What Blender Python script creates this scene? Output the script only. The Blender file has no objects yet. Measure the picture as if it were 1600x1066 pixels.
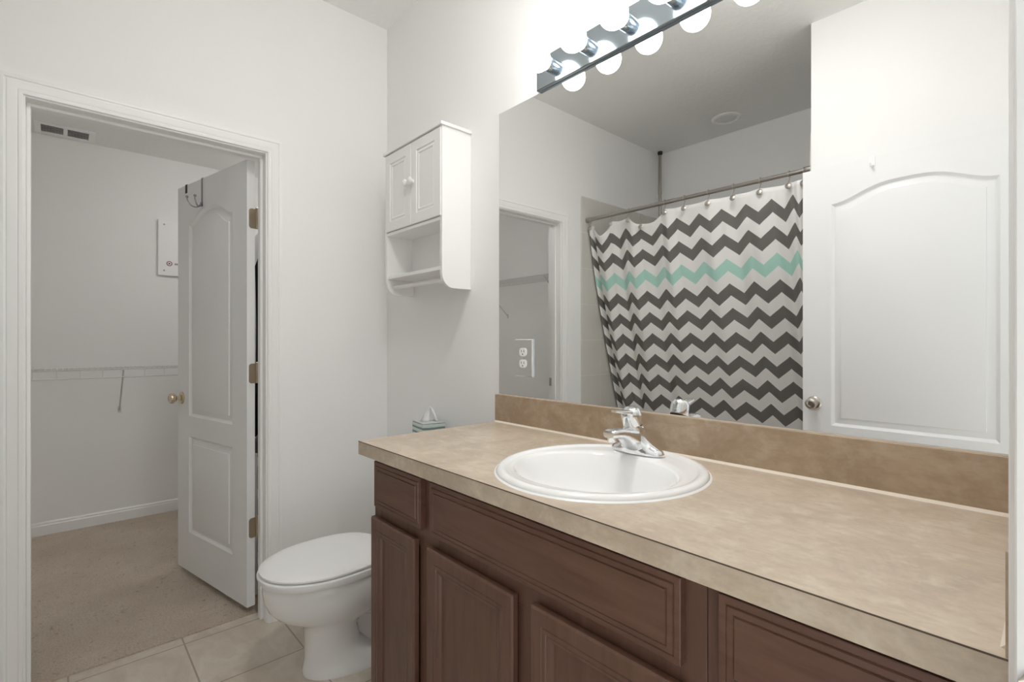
import bpy, bmesh, math, random
from mathutils import Vector, Matrix
random.seed(7)
PI = math.pi
sc = bpy.context.scene
COL = sc.collection

# ------------------------------------------------------------------ camera
H = 1.22
cam_d = bpy.data.cameras.new('camera')
cam_d.sensor_width = 36.0
cam_d.lens = 36.0 * 778.0 / 1600.0
cam_d.clip_start = 0.02
cam = bpy.data.objects.new('camera', cam_d)
COL.objects.link(cam)
cam.location = (0, 0, H)
cam.rotation_euler = (PI / 2, 0, math.radians(90 - 42.1))
sc.camera = cam

# ------------------------------------------------------------------ world, exposure
W = bpy.data.worlds.new('daylight')
sc.world = W
W.use_nodes = True
W.node_tree.nodes['Background'].inputs[0].default_value = (0.93, 0.97, 1.0, 1)
W.node_tree.nodes['Background'].inputs[1].default_value = 0.7
sc.view_settings.view_transform = 'Standard'
sc.view_settings.look = 'None'
sc.view_settings.gamma = 1
sc.view_settings.exposure = 0.43
sc.view_settings.use_curve_mapping = False
BULB = 10.0
CEIL_FILL = 31.0
CLOSET_FILL = 25.0
sun_d = bpy.data.lights.new('bedroom_fill_sun', 'SUN')   # added sun: its bounce off the bedroom carpet brightens the bathroom
sun_d.energy = 10.0
sun_d.color = (0.80, 0.93, 1.0)
sun_d.angle = math.radians(4)
sun = bpy.data.objects.new('bedroom_fill_sun', sun_d)
sun.rotation_euler = Vector((0.0, 0.5, -1.0)).to_track_quat('-Z', 'Y').to_euler()
COL.objects.link(sun)
try:
    sc.cycles.max_bounces = 14
    sc.cycles.diffuse_bounces = 10
    sc.cycles.glossy_bounces = 8
    sc.cycles.sample_clamp_indirect = 12
except Exception:
    pass

# ------------------------------------------------------------------ materials
def mat(name, col, rough=0.5, metal=0.0, spec=0.5):
    m = bpy.data.materials.new(name)
    m.use_nodes = True
    b = m.node_tree.nodes['Principled BSDF']
    b.inputs['Base Color'].default_value = (*col, 1)
    b.inputs['Roughness'].default_value = rough
    b.inputs['Metallic'].default_value = metal
    b.inputs['Specular IOR Level'].default_value = spec
    return m

def nd(m, t, **kw):
    n = m.node_tree.nodes.new(t)
    for k, v in kw.items():
        setattr(n, k, v)
    return n

def lk(m, a, b):
    m.node_tree.links.new(a, b)

def bsdf(m):
    return m.node_tree.nodes['Principled BSDF']

def mth(m, op, a, b=None, c=None):
    n = nd(m, 'ShaderNodeMath', operation=op)
    for i, v in enumerate((a, b, c)):
        if v is None:
            continue
        if isinstance(v, (int, float)):
            n.inputs[i].default_value = v
        else:
            lk(m, v, n.inputs[i])
    return n.outputs[0]

def noise(m, scale, detail=3, rough=0.5, stretch=None, dist=0.0):
    g = nd(m, 'ShaderNodeNewGeometry')
    src = g.outputs['Position']
    if stretch:
        mp = nd(m, 'ShaderNodeMapping')
        mp.inputs['Scale'].default_value = stretch
        lk(m, src, mp.inputs['Vector'])
        src = mp.outputs['Vector']
    n = nd(m, 'ShaderNodeTexNoise')
    n.inputs['Scale'].default_value = scale
    n.inputs['Detail'].default_value = detail
    n.inputs['Roughness'].default_value = rough
    n.inputs['Distortion'].default_value = dist
    lk(m, src, n.inputs['Vector'])
    return n.outputs['Fac']

def ramp(m, fac, stops):
    r = nd(m, 'ShaderNodeValToRGB')
    e = r.color_ramp.elements
    while len(e) < len(stops):
        e.new(0.5)
    for i, (p, c) in enumerate(stops):
        e[i].position = p
        e[i].color = (*c, 1)
    lk(m, fac, r.inputs['Fac'])
    return r.outputs['Color']

def bump(m, h, strength=0.2, dist=0.01):
    b = nd(m, 'ShaderNodeBump')
    b.inputs['Strength'].default_value = strength
    b.inputs['Distance'].default_value = dist
    lk(m, h, b.inputs['Height'])
    lk(m, b.outputs['Normal'], bsdf(m).inputs['Normal'])

def mix(m, fac, a, b, mode='MIX'):
    n = nd(m, 'ShaderNodeMixRGB', blend_type=mode)
    for i, v in ((0, fac), (1, a), (2, b)):
        if isinstance(v, (int, float)):
            n.inputs[i].default_value = v
        elif isinstance(v, tuple):
            n.inputs[i].default_value = (*v, 1)
        else:
            lk(m, v, n.inputs[i])
    return n.outputs[0]

M_wall = mat('painted_wall', (0.88, 0.878, 0.872), 0.7, spec=0.25)
bump(M_wall, noise(M_wall, 90, 2), 0.06, 0.004)
M_ceil = mat('textured_ceiling', (0.88, 0.878, 0.87), 0.85, spec=0.15)
bump(M_ceil, noise(M_ceil, 38, 3, 0.6, (1, 0.55, 1)), 0.35, 0.008)
M_trim = mat('white_gloss_trim', (0.885, 0.885, 0.88), 0.35)
M_door = mat('white_door_paint', (0.86, 0.865, 0.87), 0.38)
bump(M_door, noise(M_door, 30, 4, 0.6, (6, 6, 0.5)), 0.05, 0.003)
M_cab_white = mat('white_lacquer', (0.86, 0.855, 0.845), 0.35)
M_china = mat('white_china', (0.91, 0.91, 0.905), 0.08)
M_plastic = mat('white_plastic', (0.90, 0.90, 0.895), 0.3)
M_chrome = mat('chrome', (0.86, 0.87, 0.88), 0.06, 1.0)
M_barchrome = mat('polished_steel_blue', (0.56, 0.64, 0.71), 0.13, 1.0)
M_nickel = mat('brushed_nickel', (0.56, 0.52, 0.47), 0.3, 1.0)
M_brass = mat('satin_brass_nickel', (0.72, 0.62, 0.46), 0.24, 1.0)
M_hinge = mat('antique_brass', (0.50, 0.42, 0.32), 0.38, 1.0)
M_rod = mat('bronze_nickel_rod', (0.42, 0.39, 0.36), 0.33, 1.0)
M_mirror = mat('mirror_silver', (0.88, 0.885, 0.88), 0.0, 1.0)
M_black = mat('black_plastic', (0.012, 0.012, 0.013), 0.45)
M_caulk = mat('caulk', (0.80, 0.72, 0.62), 0.5)
M_wire = mat('white_vinyl_wire', (0.66, 0.66, 0.65), 0.35)
M_dark = mat('dark_slot', (0.03, 0.03, 0.03), 0.6)
M_seam = mat('laminate_seam', (0.10, 0.07, 0.05), 0.6)

# cabinet wood
M_wood = mat('stained_brown_wood', (0.13, 0.066, 0.043), 0.36)
wn = noise(M_wood, 9, 5, 0.6, (6, 6, 0.7), 0.4)
lk(M_wood, ramp(M_wood, wn, [(0.25, (0.105, 0.050, 0.034)), (0.5, (0.134, 0.068, 0.045)), (0.78, (0.163, 0.088, 0.061))]), bsdf(M_wood).inputs['Base Color'])
bump(M_wood, wn, 0.05, 0.002)
M_woodh = mat('stained_brown_wood_horizontal', (0.13, 0.066, 0.043), 0.36)
wn = noise(M_woodh, 9, 5, 0.6, (0.7, 6, 6), 0.4)
lk(M_woodh, ramp(M_woodh, wn, [(0.22, (0.095, 0.042, 0.029)), (0.5, (0.135, 0.066, 0.044)), (0.8, (0.163, 0.084, 0.059))]), bsdf(M_woodh).inputs['Base Color'])
bump(M_woodh, wn, 0.05, 0.002)

# laminate
def laminate(name, k, sat, tint=(1, 1, 1)):
    M_lam = mat(name, (0.45, 0.34, 0.25), 0.34)
    def t(c):
        g = sum(c) / 3
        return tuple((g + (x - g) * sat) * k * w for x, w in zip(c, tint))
    la = noise(M_lam, 5.5, 6, 0.68, (1, 1, 1), 0.6)
    lb = noise(M_lam, 60, 4, 0.7, (0.45, 1.3, 1.3))
    lc = noise(M_lam, 22, 3, 0.7)
    c1 = ramp(M_lam, la, [(0.30, t((0.36, 0.258, 0.176))), (0.5, t((0.45, 0.335, 0.238))), (0.70, t((0.53, 0.415, 0.31)))])
    c2 = mix(M_lam, ramp(M_lam, lb, [(0.32, (0.5, 0.5, 0.5)), (0.58, (0, 0, 0))]), c1, t((0.34, 0.24, 0.165)))
    c3 = mix(M_lam, ramp(M_lam, lc, [(0.52, (0, 0, 0)), (0.72, (0.5, 0.5, 0.5))]), c2, t((0.56, 0.46, 0.36)))
    lk(M_lam, c3, bsdf(M_lam).inputs['Base Color'])
    return M_lam
M_lam = laminate('mottled_laminate_lit', 1.40, 0.72, (1.0, 1.035, 1.01))  # slab copy, lightened: the strong light on the top is in the colour
M_lam_shaded = laminate('mottled_laminate_shaded', 0.95, 1.02, (1.0, 1.02, 1.0))  # same laminate darkened for the upright splashes: shade is in the colour

# grid helper for tiles
def grid_fac(m, axes, origin, size, grout):
    g = nd(m, 'ShaderNodeNewGeometry')
    sp = nd(m, 'ShaderNodeSeparateXYZ')
    lk(m, g.outputs['Position'], sp.inputs[0])
    facs = []
    ids = []
    for ax, o, s in zip(axes, origin, size):
        a = mth(m, 'DIVIDE', mth(m, 'SUBTRACT', sp.outputs[ax], o), s)
        fr = mth(m, 'FRACT', a)
        ids.append(mth(m, 'FLOOR', a))
        d = mth(m, 'ABSOLUTE', mth(m, 'SUBTRACT', fr, 0.5))
        facs.append(mth(m, 'GREATER_THAN', d, 0.5 - grout / s / 2))
    cb = nd(m, 'ShaderNodeCombineXYZ')
    lk(m, ids[0], cb.inputs[0])
    lk(m, ids[1], cb.inputs[1])
    wn_ = nd(m, 'ShaderNodeTexWhiteNoise')
    lk(m, cb.outputs[0], wn_.inputs['Vector'])
    return mth(m, 'MAXIMUM', facs[0], facs[1]), wn_.outputs['Value']

M_tile = mat('beige_floor_tile', (0.5, 0.42, 0.33), 0.32)
gf, rid = grid_fac(M_tile, (0, 1), (-2.369, 0.365), (0.349, 0.349), 0.006)
t1 = noise(M_tile, 5, 6, 0.65, (1, 1.6, 1), 0.8)
t2 = noise(M_tile, 16, 4, 0.7)
tc = ramp(M_tile, t1, [(0.30, (0.53, 0.455, 0.37)), (0.5, (0.62, 0.55, 0.465)), (0.72, (0.71, 0.65, 0.57))])
tc = mix(M_tile, ramp(M_tile, t2, [(0.5, (0, 0, 0)), (0.8, (0.35, 0.35, 0.35))]), tc, (0.42, 0.35, 0.28))
tc = mix(M_tile, mth(M_tile, 'MULTIPLY', rid, 0.18), tc, (0.60, 0.52, 0.43))
tc = mix(M_tile, gf, tc, (0.36, 0.30, 0.24))
lk(M_tile, tc, bsdf(M_tile).inputs['Base Color'])
bump(M_tile, mth(M_tile, 'SUBTRACT', 1.0, gf), 0.4, 0.002)

def wall_tile(name, axes, origin, size):
    m = mat(name, (0.5, 0.48, 0.42), 0.25)
    g, r = grid_fac(m, axes, origin, size, 0.004)
    c = mix(m, mth(m, 'MULTIPLY', r, 0.25), (0.64, 0.62, 0.575), (0.68, 0.66, 0.615))
    c = mix(m, g, c, (0.76, 0.74, 0.69))
    lk(m, c, bsdf(m).inputs['Base Color'])
    bump(m, mth(m, 'SUBTRACT', 1.0, g), 0.3, 0.0015)
    return m
M_tub_yz = wall_tile('tub_wall_tile_side', (1, 2), (-0.518, 0.97), (0.21, 0.257))
M_tub_xz = wall_tile('tub_wall_tile_back', (0, 2), (-2.31, 0.97), (0.21, 0.257))

M_carpet = mat('beige_carpet', (0.45, 0.37, 0.29), 0.95, spec=0.05)
k1 = noise(M_carpet, 3.2, 4, 0.6)
k2 = noise(M_carpet, 140, 3, 0.7)
k3 = noise(M_carpet, 42, 2, 0.6)
kc = ramp(M_carpet, k1, [(0.3, (0.60, 0.51, 0.415)), (0.7, (0.72, 0.63, 0.53))])
kc = mix(M_carpet, ramp(M_carpet, k2, [(0.35, (0.5, 0.5, 0.5)), (0.55, (0, 0, 0))]), kc, (0.42, 0.34, 0.265))
kc = mix(M_carpet, ramp(M_carpet, k3, [(0.62, (0, 0, 0)), (0.74, (0.5, 0.5, 0.5))]), kc, (0.25, 0.19, 0.14))
lk(M_carpet, kc, bsdf(M_carpet).inputs['Base Color'])
bump(M_carpet, mth(M_carpet, 'ADD', k2, mth(M_carpet, 'MULTIPLY', k3, 0.6)), 0.9, 0.012)

# chevron curtain
M_curt = mat('chevron_fabric', (0.8, 0.8, 0.8), 0.8, spec=0.15)
uvn = nd(M_curt, 'ShaderNodeUVMap', uv_map='UVMap')
su = nd(M_curt, 'ShaderNodeSeparateXYZ')
lk(M_curt, uvn.outputs[0], su.inputs[0])
tri = mth(M_curt, 'MULTIPLY', mth(M_curt, 'PINGPONG', su.outputs[0], 0.5), 2.0)
wv = mth(M_curt, 'SUBTRACT', mth(M_curt, 'SUBTRACT', su.outputs[1], 0.062), mth(M_curt, 'MULTIPLY', tri, 0.060))
kk = mth(M_curt, 'DIVIDE', wv, 0.142)
band = mth(M_curt, 'LESS_THAN', mth(M_curt, 'FRACT', kk), 0.49)
band = mth(M_curt, 'MULTIPLY', band, mth(M_curt, 'GREATER_THAN', wv, 0.0))
kf = mth(M_curt, 'FLOOR', kk)
mint = mth(M_curt, 'COMPARE', kf, 2.0, 0.5)
cc = mix(M_curt, mint, (0.175, 0.165, 0.158), (0.43, 0.69, 0.61))
cc = mix(M_curt, band, (0.83, 0.825, 0.81), cc)
lk(M_curt, cc, bsdf(M_curt).inputs['Base Color'])
bump(M_curt, noise(M_curt, 420, 2), 0.08, 0.001)

# tissue box stripes
M_tbox = mat('striped_tissue_box', (0.6, 0.7, 0.68), 0.5)
g_ = nd(M_tbox, 'ShaderNodeNewGeometry')
sp_ = nd(M_tbox, 'ShaderNodeSeparateXYZ')
lk(M_tbox, g_.outputs['Position'], sp_.inputs[0])
zz = mth(M_tbox, 'FRACT', mth(M_tbox, 'DIVIDE', mth(M_tbox, 'ADD', sp_.outputs[2], mth(M_tbox, 'MULTIPLY', noise(M_tbox, 12, 2), 0.008)), 0.022))
lk(M_tbox, ramp(M_tbox, zz, [(0.0, (0.16, 0.19, 0.185)), (0.36, (0.20, 0.245, 0.24)), (0.44, (0.55, 0.66, 0.63)), (1.0, (0.62, 0.70, 0.67))]), bsdf(M_tbox).inputs['Base Color'])
M_tboxtop = mat('tissue_box_top', (0.58, 0.60, 0.59), 0.5)
M_tissue = mat('tissue_paper', (0.85, 0.85, 0.85), 0.9, spec=0.1)

def emis(name, col, s):
    m = bpy.data.materials.new(name)
    m.use_nodes = True
    nt = m.node_tree
    nt.nodes.clear()
    e = nt.nodes.new('ShaderNodeEmission')
    o = nt.nodes.new('ShaderNodeOutputMaterial')
    e.inputs[0].default_value = (*col, 1)
    e.inputs[1].default_value = s
    nt.links.new(e.outputs[0], o.inputs[0])
    return m
M_bulb = emis('lit_bulb_glass', (1.0, 0.985, 0.965), BULB)
M_ceil_fill = emis('ceiling_fill_glow', (1.0, 0.99, 0.97), CEIL_FILL)
M_closet_fill = emis('closet_fill_glow', (1.0, 0.98, 0.95), CLOSET_FILL)

# ------------------------------------------------------------------ mesh helpers
ORG = {}

def box(bm, x0, x1, y0, y1, z0, z1, bev=0.0, seg=2):
    r = bmesh.ops.create_cube(bm, size=1.0)
    vs = r['verts']
    for v in vs:
        v.co = Vector(((x0 + x1) / 2 + v.co.x * (x1 - x0), (y0 + y1) / 2 + v.co.y * (y1 - y0), (z0 + z1) / 2 + v.co.z * (z1 - z0)))
    if bev > 0:
        es = list({e for v in vs for e in v.link_edges})
        bmesh.ops.bevel(bm, geom=es, offset=bev, segments=seg, affect='EDGES', profile=0.5)
    return vs

def loft(bm, loops, cap0=True, cap1=True, closed=True):
    rows = [[bm.verts.new(p) for p in L] for L in loops]
    n = len(rows[0])
    for a, b in zip(rows, rows[1:]):
        rng = range(n) if closed else range(n - 1)
        for i in rng:
            j = (i + 1) % n
            try:
                bm.faces.new((a[i], a[j], b[j], b[i]))
            except ValueError:
                pass
    if cap0:
        bm.faces.new(rows[0][::-1])
    if cap1:
        bm.faces.new(rows[-1])
    return rows

def frame_axes(d):
    d = d.normalized()
    up = Vector((0, 0, 1)) if abs(d.z) < 0.95 else Vector((1, 0, 0))
    a = d.cross(up).normalized()
    return a, a.cross(d).normalized()

def tube(bm, pts, r, n=10, caps=True):
    P = [Vector(p) for p in pts]
    rs = r if isinstance(r, (list, tuple)) else [r] * len(P)
    loops = []
    a = None
    for i, p in enumerate(P):
        d = (P[min(i + 1, len(P) - 1)] - P[max(i - 1, 0)])
        if a is None:
            a, b = frame_axes(d)
        else:
            dn = d.normalized()
            a = (a - dn * a.dot(dn)).normalized()
            b = a.cross(dn).normalized()
        loops.append([p + a * rs[i] * math.cos(2 * PI * k / n) + b * rs[i] * math.sin(2 * PI * k / n) for k in range(n)])
    loft(bm, loops, caps, caps)

def lathe(bm, prof, org, axis=(0, 0, 1), n=28, cap0=True, cap1=True):
    ax = Vector(axis).normalized()
    a, b = frame_axes(ax)
    o = Vector(org)
    loft(bm, [[o + ax * h + (a * math.cos(2 * PI * k / n) + b * math.sin(2 * PI * k / n)) * max(r, 1e-4) for k in range(n)] for r, h in prof], cap0, cap1)

def sphere(bm, c, r, sx=1, sy=1, sz=1, u=28, v=18):
    res = bmesh.ops.create_uvsphere(bm, u_segments=u, v_segments=v, radius=r)
    for w in res['verts']:
        w.co = Vector((c[0] + w.co.x * sx, c[1] + w.co.y * sy, c[2] + w.co.z * sz))

def new():
    return bmesh.new()

def obj(name, bm, m, parent=None, smooth=False, local=False, angle=35):
    bmesh.ops.recalc_face_normals(bm, faces=bm.faces)
    if parent is not None and not local:
        o0 = ORG[parent]
        for v in bm.verts:
            v.co -= o0
    me = bpy.data.meshes.new(name)
    bm.to_mesh(me)
    bm.free()
    ms = m if isinstance(m, (list, tuple)) else [m]
    for q in ms:
        me.materials.append(q)
    o = bpy.data.objects.new(name, me)
    COL.objects.link(o)
    if smooth:
        for p in me.polygons:
            p.use_smooth = True
        try:
            me.set_sharp_from_angle(angle=math.radians(angle))
        except Exception:
            pass
    if parent is not None:
        o.parent = parent
        ORG[o] = ORG[parent]
    else:
        ORG[o] = Vector((0, 0, 0))
    return o

def recenter(o, loc):
    """put a one-mesh thing's origin at its base"""
    L = Vector(loc)
    for v in o.data.vertices:
        v.co -= L
    o.location = L
    ORG[o] = L
    return o

def tag(o, label, cat, group=None, kind=None):
    o['label'] = label
    o['category'] = cat
    if group:
        o['group'] = group
    if kind:
        o['kind'] = kind
    return o

def thing(name, label, cat, loc=(0, 0, 0), rz=0.0, group=None, kind=None):
    o = bpy.data.objects.new(name, None)
    o.empty_display_size = 0.1
    COL.objects.link(o)
    o.location = loc
    o.rotation_euler = (0, 0, rz)
    ORG[o] = Vector(loc)
    return tag(o, label, cat, group, kind)

def struct(name, bm, m, label, cat, smooth=False):
    return tag(obj(name, bm, m, None, smooth), label, cat, kind='structure')

def rect_loop(x0, x1, z0, z1, y, i=0.0):
    return [(x0 + i, y, z0 + i), (x1 - i, y, z0 + i), (x1 - i, y, z1 - i), (x0 + i, y, z1 - i)]

# ------------------------------------------------------------------ room constants
XL, XR = -2.31, -0.016          # bathroom left wall, right wall faces
YM = 1.229                      # wall that carries the mirror
YB = -0.327                     # wall opposite, right of the tub
ZC = 2.805                      # bathroom ceiling
TUBX1, TUBY = -0.843, -1.327    # tub alcove end wall and rear wall
CX = -2.425                     # closet side of the left wall
CXF, CY0, CY1, CZ = -4.28, -0.62, 1.60, 2.515
OY0, OY1, OZ = -0.096, 0.659, 2.036     # closet opening (casing inner edge)
EY0, EY1, EZ = -0.285, 0.540, 2.06      # entry opening

# ------------------------------------------------------------------ shell
bm = new(); box(bm, CX, 0.099, TUBY - 0.1, YM + 0.1, -0.1, 0.0)
struct('floor', bm, M_tile, 'beige stone-look tiled bathroom floor', 'floor')
bm = new(); box(bm, CXF - 0.1, CX, CY0 - 0.1, CY1 + 0.1, -0.1, 0.006)
struct('floor_closet', bm, M_carpet, 'beige carpeted closet floor beyond the left doorway', 'floor')
bm = new(); box(bm, 0.099, 3.2, -2.5, 2.5, -0.1, 0.004)
struct('floor_bedroom', bm, M_carpet, 'beige carpet outside the entry doorway behind the camera', 'floor')
bm = new(); box(bm, CX, 0.099, TUBY - 0.1, YM + 0.1, ZC, ZC + 0.1)
struct('ceiling', bm, M_ceil, 'white textured bathroom ceiling', 'ceiling')
bm = new(); box(bm, CXF - 0.1, CX, CY0 - 0.1, CY1 + 0.1, CZ, CZ + 0.1)
struct('ceiling_closet', bm, M_ceil, 'lower white ceiling inside the closet', 'ceiling')

bm = new()
box(bm, CX, XL, TUBY - 0.1, OY0 - 0.012, 0, ZC)
box(bm, CX, XL, OY1 + 0.012, CY1 + 0.1, 0, ZC)
box(bm, CX, XL, OY0 - 0.012, OY1 + 0.012, OZ + 0.012, ZC)
struct('wall_left', bm, M_wall, 'white left wall with the closet doorway', 'wall')
bm = new(); box(bm, XL, 0.099, YM, YM + 0.1, 0, ZC)
struct('wall_mirror', bm, M_wall, 'white wall behind the vanity mirror and toilet', 'wall')
bm = new()
box(bm, XR, 0.099, EY1 + 0.02, YM, 0, ZC)
box(bm, XR, 0.099, YB, EY0 - 0.02, 0, ZC)
box(bm, XR, 0.099, EY0 - 0.02, EY1 + 0.02, EZ + 0.02, ZC)
struct('wall_right', bm, M_wall, 'white right wall with the entry doorway', 'wall')
bm = new(); box(bm, TUBX1, 0.099, TUBY - 0.1, YB, 0, ZC)
struct('wall_back', bm, M_wall, 'white wall behind the open entry door, seen in the mirror', 'wall')
bm = new(); box(bm, XL, TUBX1, TUBY - 0.1, TUBY, 0, ZC)
struct('wall_tub', bm, M_wall, 'white wall at the rear of the tub alcove above the tile', 'wall')
bm = new(); box(bm, CXF - 0.1, CXF, CY0 - 0.1, CY1 + 0.1, 0, CZ)
struct('wall_closet_far', bm, M_wall, 'white far wall of the closet behind the wire shelf', 'wall')
bm = new(); box(bm, CXF, CX, CY0 - 0.1, CY0, 0, CZ)
struct('wall_closet_left', bm, M_wall, 'white closet side wall seen in the mirror', 'wall')
bm = new(); box(bm, CXF, CX, CY1, CY1 + 0.1, 0, CZ)
struct('wall_closet_right', bm, M_wall, 'white closet side wall behind the open closet door', 'wall')

# tub surround tile
TZ = 2.258
bm = new(); box(bm, XL, XL + 0.006, TUBY, -0.302, 0, TZ, 0.002, 1)
struct('wall_tile_left', bm, M_tub_yz, 'beige tile on the left wall of the tub alcove', 'tiles')
bm = new(); box(bm, TUBX1 - 0.006, TUBX1, TUBY, YB - 0.002, 0, TZ, 0.002, 1)
struct('wall_tile_right', bm, M_tub_yz, 'beige tile on the right end wall of the tub alcove', 'tiles')
bm = new(); box(bm, XL + 0.006, TUBX1 - 0.006, TUBY, TUBY + 0.006, 0, TZ, 0.002, 1)
struct('wall_tile_back', bm, M_tub_xz, 'beige tile on the rear wall of the tub alcove', 'tiles')

# ------------------------------------------------------------------ casings and jambs
CAS = [(0.0, 0.0), (0.0, 0.008), (0.003, 0.010), (0.010, 0.0105), (0.013, 0.0085), (0.017, 0.0105), (0.030, 0.0135),
       (0.037, 0.0145), (0.039, 0.0125), (0.042, 0.0125), (0.045, 0.0155), (0.053, 0.0160), (0.058, 0.0130), (0.060, 0.0)]

def casing(bm, X, sgn, y0, y1, zt, scale=1.0, tscale=1.0):
    loops = []
    for o, t in CAS:
        o *= scale
        x = X + sgn * t * tscale
        loops.append([(x, y0 - o, 0), (x, y0 - o, zt + o), (x, y1 + o, zt + o), (x, y1 + o, 0)])
    loft(bm, loops, False, False, closed=False)

bm = new(); casing(bm, XL, 1, OY0, OY1, OZ)
struct('trim_1', bm, M_trim, 'white moulded casing around the closet doorway', 'trim', True)
bm = new()
JY0, JY1, JZ = OY0 + 0.006, OY1 - 0.006, OZ - 0.006
box(bm, CX, XL, OY0 - 0.012, JY0, 0, JZ + 0.018, 0.001, 1)
box(bm, CX, XL, JY1, OY1 + 0.012, 0, JZ + 0.018, 0.001, 1)
box(bm, CX, XL, JY0, JY1, JZ, JZ + 0.018, 0.001, 1)
SX0, SX1 = -2.387, -2.352
box(bm, SX0, SX1, JY0, JY0 + 0.011, 0, JZ - 0.011, 0.002, 1)
box(bm, SX0, SX1, JY1 - 0.011, JY1, 0, JZ - 0.011, 0.002, 1)
box(bm, SX0, SX1, JY0, JY1, JZ - 0.011, JZ, 0.002, 1)
jamb1 = struct('trim_2', bm, M_trim, 'white door jamb with stop in the closet doorway', 'trim')
bm = new(); box(bm, -2.418, -2.394, JY0, JY0 + 0.002, 0.905, 0.962, 0.0008, 1)
obj('strike_plate', bm, M_nickel, jamb1)

bm = new(); casing(bm, XR, -1, EY0, EY1 - 0.006, EZ, 0.93, 0.9)
struct('trim_3', bm, M_trim, 'white moulded casing of the entry doorway at the right picture edge', 'trim', True)
bm = new()
box(bm, XR, 0.099, EY0 - 0.02, EY0 - 0.005, 0, EZ + 0.01)
box(bm, XR, 0.099, EY1, EY1 + 0.02, 0, EZ + 0.01)
box(bm, XR, 0.099, EY0 - 0.005, EY1, EZ - 0.005, EZ + 0.015)
jamb2 = struct('trim_4', bm, M_trim, 'white jamb of the entry doorway beside the camera', 'trim')
bm = new()   # curved lip of the strike plate
lp = []
for k in range(13):
    a = PI * k / 12 - PI / 2
    lp.append((-0.0005 - 0.0245 * math.cos(a) ** 0.7 if math.cos(a) > 1e-6 else -0.0005, 0.0, 0.952 + 0.027 * math.sin(a)))
loft(bm, [[(x, 0.5325 if x < -0.017 else 0.5385, z) for x, _, z in lp], [(x, 0.5305 if x < -0.017 else 0.5360, z) for x, _, z in lp]])
obj('strike_plate', bm, M_nickel, jamb2)

def baseboard(bm, pts_fn, a0, a1, h=0.083):
    prof = [(0.0, 0.0), (0.012, 0.0), (0.012, h - 0.022), (0.009, h - 0.016), (0.009, h - 0.008), (0.004, h), (0.0, h)]
    loft(bm, [[pts_fn(a, d, z) for d, z in prof] for a in (a0, a1)])
bm = new(); baseboard(bm, lambda a, d, z: (CXF + d, a, z + 0.004), CY0, CY1)
struct('baseboard_closet_far', bm, M_trim, 'white baseboard along the far closet wall', 'baseboard')
bm = new(); baseboard(bm, lambda a, d, z: (a, CY0 + d, z + 0.004), CXF + 0.012, CX)
struct('baseboard_closet_left', bm, M_trim, 'white baseboard along the closet wall seen in the mirror', 'baseboard')
bm = new(); baseboard(bm, lambda a, d, z: (XL + d, a, z), OY1 + 0.06, YM)
struct('baseboard_left', bm, M_trim, 'white baseboard on the left wall beside the toilet', 'baseboard')
bm = new(); baseboard(bm, lambda a, d, z: (a, YM - d, z), XL + 0.012, -1.376)
struct('baseboard_mirror', bm, M_trim, 'white baseboard behind the toilet', 'baseboard')

# ------------------------------------------------------------------ panelled doors
def arch_loop(x0, x1, z0, z1, rise, i, y, n=24):
    L = [(x0 + i, y, z0 + i), (x1 - i, y, z0 + i)]
    for k in range(n + 1):
        t = 1 - 2 * k / n
        x = (x0 + x1) / 2 + (x1 - x0 - 2 * i) / 2 * t
        b = rise * (1 - (1 - (math.cos(PI * t) + 1) / 2) ** 1.7) if rise else 0.0
        L.append((x, y, z1 - i + b))
    return L

PANEL = [(0.0, 0.0), (0.003, -0.0025), (0.009, -0.0095), (0.013, -0.0115), (0.018, -0.0115), (0.034, -0.0055), (0.0385, -0.0050), (0.0395, -0.0022), (0.0425, -0.0015)]

def door_leaf(bm, Wd, z0, z1, T, panels):
    for face in (1, -1):
        y = 0.0 if face == 1 else -T
        edges = []
        def ring(L):
            vs = [bm.verts.new(p) for p in L]
            es = [bm.edges.new((vs[i], vs[(i + 1) % len(vs)])) for i in range(len(vs))]
            return vs, es
        ov, oe = ring([(0, y, z0), (Wd, y, z0), (Wd, y, z1), (0, y, z1)])
        edges += oe
        for (x0, x1, p0, p1, rise) in panels:
            prev = None
            for i, dp in PANEL:
                L = arch_loop(x0, x1, p0, p1, rise, i, y + face * dp)
                if prev is None:
                    prev, es = ring(L)
                    edges += es
                else:
                    cur = [bm.verts.new(p) for p in L]
                    m_ = len(cur)
                    for k in range(m_):
                        bm.faces.new((prev[k], prev[(k + 1) % m_], cur[(k + 1) % m_], cur[k]))
                    prev = cur
            bm.faces.new(prev)
        bmesh.ops.triangle_fill(bm, use_beauty=True, use_dissolve=False, edges=edges)
        if face == 1:
            fo = ov
        else:
            for k in range(4):
                bm.faces.new((fo[k], fo[(k + 1) % 4], ov[(k + 1) % 4], ov[k]))

def knob(parent, x, y, z, sgn, m, local=True):
    bm = new()
    ax = (0, sgn, 0)
    lathe(bm, [(0.033, 0.0), (0.033, 0.003), (0.030, 0.007), (0.022, 0.010), (0.0135, 0.011), (0.012, 0.022),
               (0.013, 0.028), (0.019, 0.032), (0.0255, 0.040), (0.0265, 0.048), (0.0245, 0.055), (0.017, 0.060), (0.012, 0.0605),
               (0.0105, 0.0590), (0.002, 0.0588)], (x, y, z), ax, 32)
    return obj('door_knob', bm, m, parent, True, local=local)

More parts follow.
